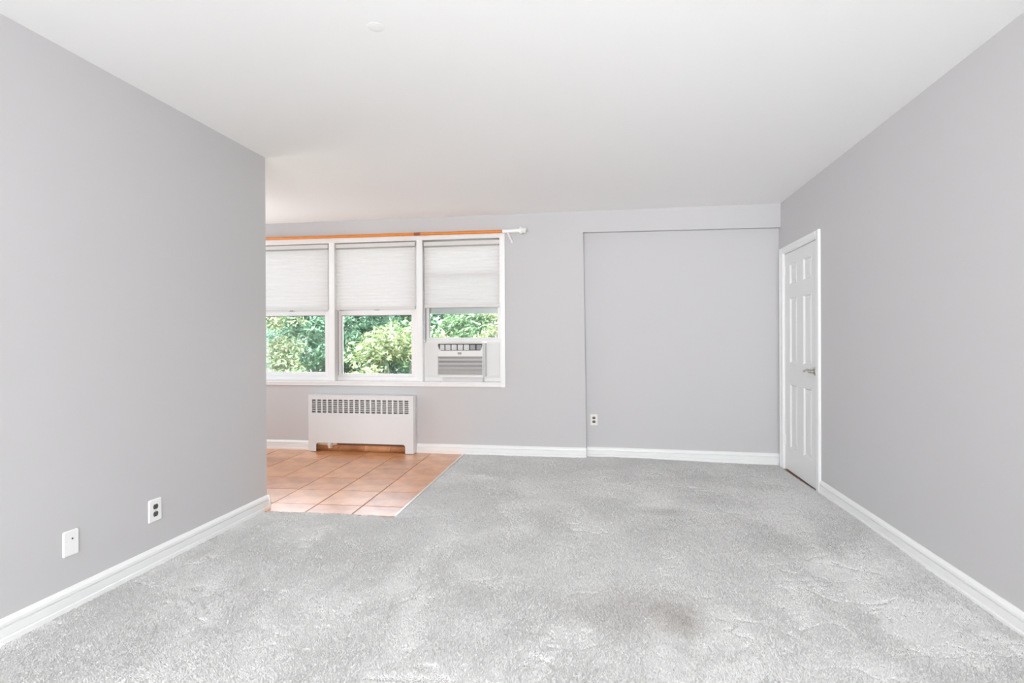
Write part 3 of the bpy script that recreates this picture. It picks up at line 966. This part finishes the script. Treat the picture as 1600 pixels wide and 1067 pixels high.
casing_v(0.010, D_S0 + 0.004, 2.054, True).build('casing', M['trim'], door)
casing_v(D_S1 - 0.004, 1.010, 2.054, False).build('casing', M['trim'], door)
b = MB()
prof = [(0.0, D_TOP - 0.004), (-0.010, D_TOP - 0.004), (-0.013, D_TOP), (-0.014, 2.032), (-0.019, 2.038), (-0.020, 2.051), (-0.016, 2.054), (0.0, 2.054)]
b.prism(prof, 'x', D_S0 + 0.004, D_S1 - 0.004)
b.build('casing', M['trim'], door)
# leaf
LX0, LX1, LZ0, LZ1 = D_S0 + 0.015, D_S1 - 0.015, -0.026, D_TOP - 0.0155
LY = 0.008
cols = [(0.240, 0.432), (0.594, 0.790)]
rows = [(1.690, 1.882), (0.966, 1.570), (0.186, 0.778)]
leaf_b = MB()
xc = [LX0, cols[0][0], cols[0][1], cols[1][0], cols[1][1], LX1]
zc = [LZ0, rows[2][0], rows[2][1], rows[1][0], rows[1][1], rows[0][0], rows[0][1], LZ1]
bm = leaf_b.bm
grid = [[bm.verts.new((x, LY, z)) for z in zc] for x in xc]
for i in range(5):
    for j in range(7):
        if i in (1, 3) and j in (1, 3, 5): continue
        bm.faces.new([grid[i][j], grid[i + 1][j], grid[i + 1][j + 1], grid[i][j + 1]])
leaf_b.box(LX0, LX1, LY + 0.014, LY + 0.036, LZ0, LZ1)
for (x0, x1, z0_, z1_) in ((LX0, LX0, LZ0, LZ1), (LX1, LX1, LZ0, LZ1)):
    bm.faces.new([bm.verts.new(p) for p in ((x0, LY, z0_), (x0, LY, z1_), (x0, LY + 0.014, z1_), (x0, LY + 0.014, z0_))])
for z in (LZ0, LZ1):
    bm.faces.new([bm.verts.new(p) for p in ((LX0, LY, z), (LX1, LY, z), (LX1, LY + 0.014, z), (LX0, LY + 0.014, z))])
leaf = leaf_b.build('leaf', M['door'], door)
for x0, x1 in cols:
    for z0_, z1_ in rows:
        b = MB()
        bm = b.bm
        rings = []
        for ins, d in ((0.0, 0.0), (0.004, -0.0025), (0.009, 0.001), (0.016, 0.011), (0.024, 0.0115), (0.050, 0.004), (0.053, 0.0035)):
            rings.append([bm.verts.new(p) for p in ((x0 + ins, LY + d, z0_ + ins), (x1 - ins, LY + d, z0_ + ins), (x1 - ins, LY + d, z1_ - ins), (x0 + ins, LY + d, z1_ - ins))])
        for R0, R1 in zip(rings, rings[1:]):
            for k in range(4): bm.faces.new([R0[k], R0[(k + 1) % 4], R1[(k + 1) % 4], R1[k]])
        bm.faces.new(rings[-1])
        bmesh.ops.recalc_face_normals(bm, faces=bm.faces)
        b.build('panel', M['door'], leaf)
# hinges painted over
for z in (0.25, 1.835):
    b = MB().box(D_S0 + 0.002, D_S0 + 0.032, LY - 0.004, LY + 0.002, z - 0.044, z + 0.044, 0.001)
    b.lathe([(-0.046, 0.0065), (0.046, 0.0065)], (D_S0 + 0.0135, LY - 0.007, z), (0, 0, 1), 10)
    b.build('hinge', M['trim'], door)
# lever handle
hs, hz = S(4.806), 0.928
hd = MB().lathe([(0, 0.033), (0.004, 0.033), (0.009, 0.028), (0.011, 0.016), (0.034, 0.013), (0.036, 0.0)], (hs, LY, hz), (0, -1, 0), 20).build('handle', M['steel'], leaf, smooth=True)
hd['label'] = 'nickel lever handle'
lv = MB().tube([(hs, LY - 0.040, hz), (hs - 0.02, LY - 0.044, hz + 0.006), (hs - 0.05, LY - 0.046, hz + 0.010), (hs - 0.085, LY - 0.047, hz + 0.002), (hs - 0.115, LY - 0.046, hz - 0.008), (hs - 0.135, LY - 0.044, hz - 0.004)],
               [0.013, 0.011, 0.0095, 0.0085, 0.0075, 0.006], 10)
lv.lathe([(0, 0.0135), (0.018, 0.0135), (0.022, 0.009), (0.022, 0.0)], (hs, LY - 0.030, hz), (0, -1, 0), 14)
lv.build('lever', M['steel'], leaf, smooth=True)
# threshold and a board painted dark for the hall's shade behind the gap
MB().box(D_S0 - 0.01, D_S1 + 0.005, -0.010, 0.16, -0.09, -0.040).build('threshold', M['threshold'], door)['label'] = 'brown wooden threshold'
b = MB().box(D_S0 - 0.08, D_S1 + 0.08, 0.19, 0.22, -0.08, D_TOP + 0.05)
b.build('hall_shade_board', M['hall_dark'], door)

# ------------------------------------------------------------------ outside: lawn and trees
tag(MB().box(-60, 60, 6.2, 70, -7.4, -7.0).build('ground', M['lawn'], kind='structure'), 'lawn far below the window', 'ground')


def leaves_mesh(P, size, seed, up=0.5):
    r = np.random.default_rng(seed)
    n = len(P)
    nrm = r.normal(0, 1, (n, 3)); nrm[:, 2] = np.abs(nrm[:, 2]) + up
    nrm /= np.linalg.norm(nrm, axis=1, keepdims=True)
    t = r.normal(0, 1, (n, 3)); t[:, 2] -= 0.5
    t -= nrm * (t * nrm).sum(1, keepdims=True); t /= np.linalg.norm(t, axis=1, keepdims=True)
    s = np.cross(nrm, t)
    L = size * r.uniform(0.6, 1.3, (n, 1)); W = L * r.uniform(0.28, 0.42, (n, 1))
    V = np.stack([P - t * L * 0.5, P + s * W * 0.5 + nrm * W * 0.12, P + t * L * 0.5 - nrm * L * 0.06, P - s * W * 0.5 + nrm * W * 0.12], 1)
    I = (np.arange(n)[:, None] * 4 + np.array([0, 1, 2, 0, 2, 3])[None]).reshape(-1).astype(np.int32)
    return raw_mesh('foliage', V.reshape(-1).astype(np.float32), I, 3)


def tree(loc, rad, hgt_, label, lm, nblob, per, leaf, seed, zc_):
    """trunk on the lawn, boughs, and sprays of leaves round the bough ends"""
    r = np.random.default_rng(seed)
    root = empty('tree', (loc[0], loc[1], -7.0))
    tag(root, label, 'tree', 'trees outside the window')
    top = zc_ + 7.0
    MB().tube([(0, 0, 0), (0.1, 0.05, top * 0.4), (0.0, 0.1, top * 0.75), (0.05, 0.0, top + hgt_ * 0.5)], [0.26, 0.2, 0.14, 0.04], 10).build('trunk', M['bark'], root, smooth=True)
    # blob centres on an uneven ellipsoid shell
    u = r.normal(0, 1, (nblob, 3)); u /= np.linalg.norm(u, axis=1, keepdims=True)
    rr_ = r.uniform(0.45, 1.0, (nblob, 1)) ** 0.6
    Cn = u * rr_ * np.array([rad, rad * 0.8, hgt_]) + np.array([0, 0, top])
    for k in range(0, nblob, max(1, nblob // 14)):
        c = Cn[k]
        s0 = np.array([0.03, 0.05, top * 0.7])
        mid = s0 * 0.5 + c * 0.5 + np.array([0, 0, 0.15])
        MB().tube([tuple(s0), tuple(mid), tuple(c)], [0.055, 0.035, 0.010], 6).build('branch', M['bark'], root, smooth=True)
    P = []
    for k in range(nblob):
        s = r.uniform(0.22, 0.50)
        q = r.normal(0, 1, (per, 3)); q /= np.linalg.norm(q, axis=1, keepdims=True)
        q *= r.uniform(0.25, 1.0, (per, 1)) ** 0.5 * s
        q[:, 2] *= 0.6
        q[:, 2] -= 0.35 * (q[:, 0] ** 2 + q[:, 1] ** 2) / max(s, 0.1)
        P.append(Cn[k] + q)
    P = np.concatenate(P)
    me = leaves_mesh(P, leaf, seed + 1)
    me.materials.append(lm)
    o = bpy.data.objects.new('foliage', me); o.parent = root; o['kind'] = 'stuff'
    COL.objects.link(o)
    return root


tree((-3.75, 10.6), 1.45, 1.5, 'bright yellow-green tree behind the middle bay of the window', M['leaf_bright'], 75, 150, 0.12, 101, 0.15)
tree((-1.75, 12.6), 1.2, 1.4, 'sun-tinted tree behind the air conditioner bay of the window', M['leaf_bright'], 42, 150, 0.12, 111, 1.3)
tree((-7.75, 11.0), 1.3, 1.6, 'tree with bright sprays at the left edge of the left bay', M['leaf_bright'], 70, 150, 0.12, 121, 1.1)
tree((-7.4, 14.6), 2.0, 2.6, 'bluish-green tree filling the left bay of the window', M['leaf_teal'], 260, 130, 0.17, 131, 0.6)
tree((-3.1, 15.2), 1.8, 2.6, 'mid green tree behind the yellow-green one in middle bay', M['leaf_mid'], 340, 130, 0.17, 141, 0.2)
tree((-11.7, 18.8), 2.6, 3.8, 'tall bluish-green tree farthest left beyond the window', M['leaf_teal'], 260, 140, 0.22, 151, 0.8)
tree((-5.5, 19.2), 2.6, 3.8, 'tall bluish-green tree farthest back beyond the middle bay', M['leaf_teal'], 320, 140, 0.22, 161, 0.8)
tree((0.0, 18.6), 2.6, 3.8, 'tall mid green tree farthest back beyond the right bay', M['leaf_mid'], 260, 140, 0.22, 171, 0.8)
tree((-12.9, 13.6), 1.9, 2.6, 'mid green tree left of the bluish-green one, outside the left bay', M['leaf_mid'], 220, 130, 0.17, 181, 0.6)
tree((-9.2, 25.8), 3.9, 5.2, 'wide bluish-green tree in the last row behind the left bay', M['leaf_teal'], 300, 150, 0.34, 191, 0.9)
tree((0.2, 25.8), 3.9, 5.2, 'wide mid green tree in the last row behind the right bay', M['leaf_mid'], 300, 150, 0.34, 201, 0.9)
tree((-18.0, 21.0), 3.6, 4.6, 'bluish-green tree outermost on the left beyond the window', M['leaf_teal'], 260, 140, 0.28, 211, 0.8)
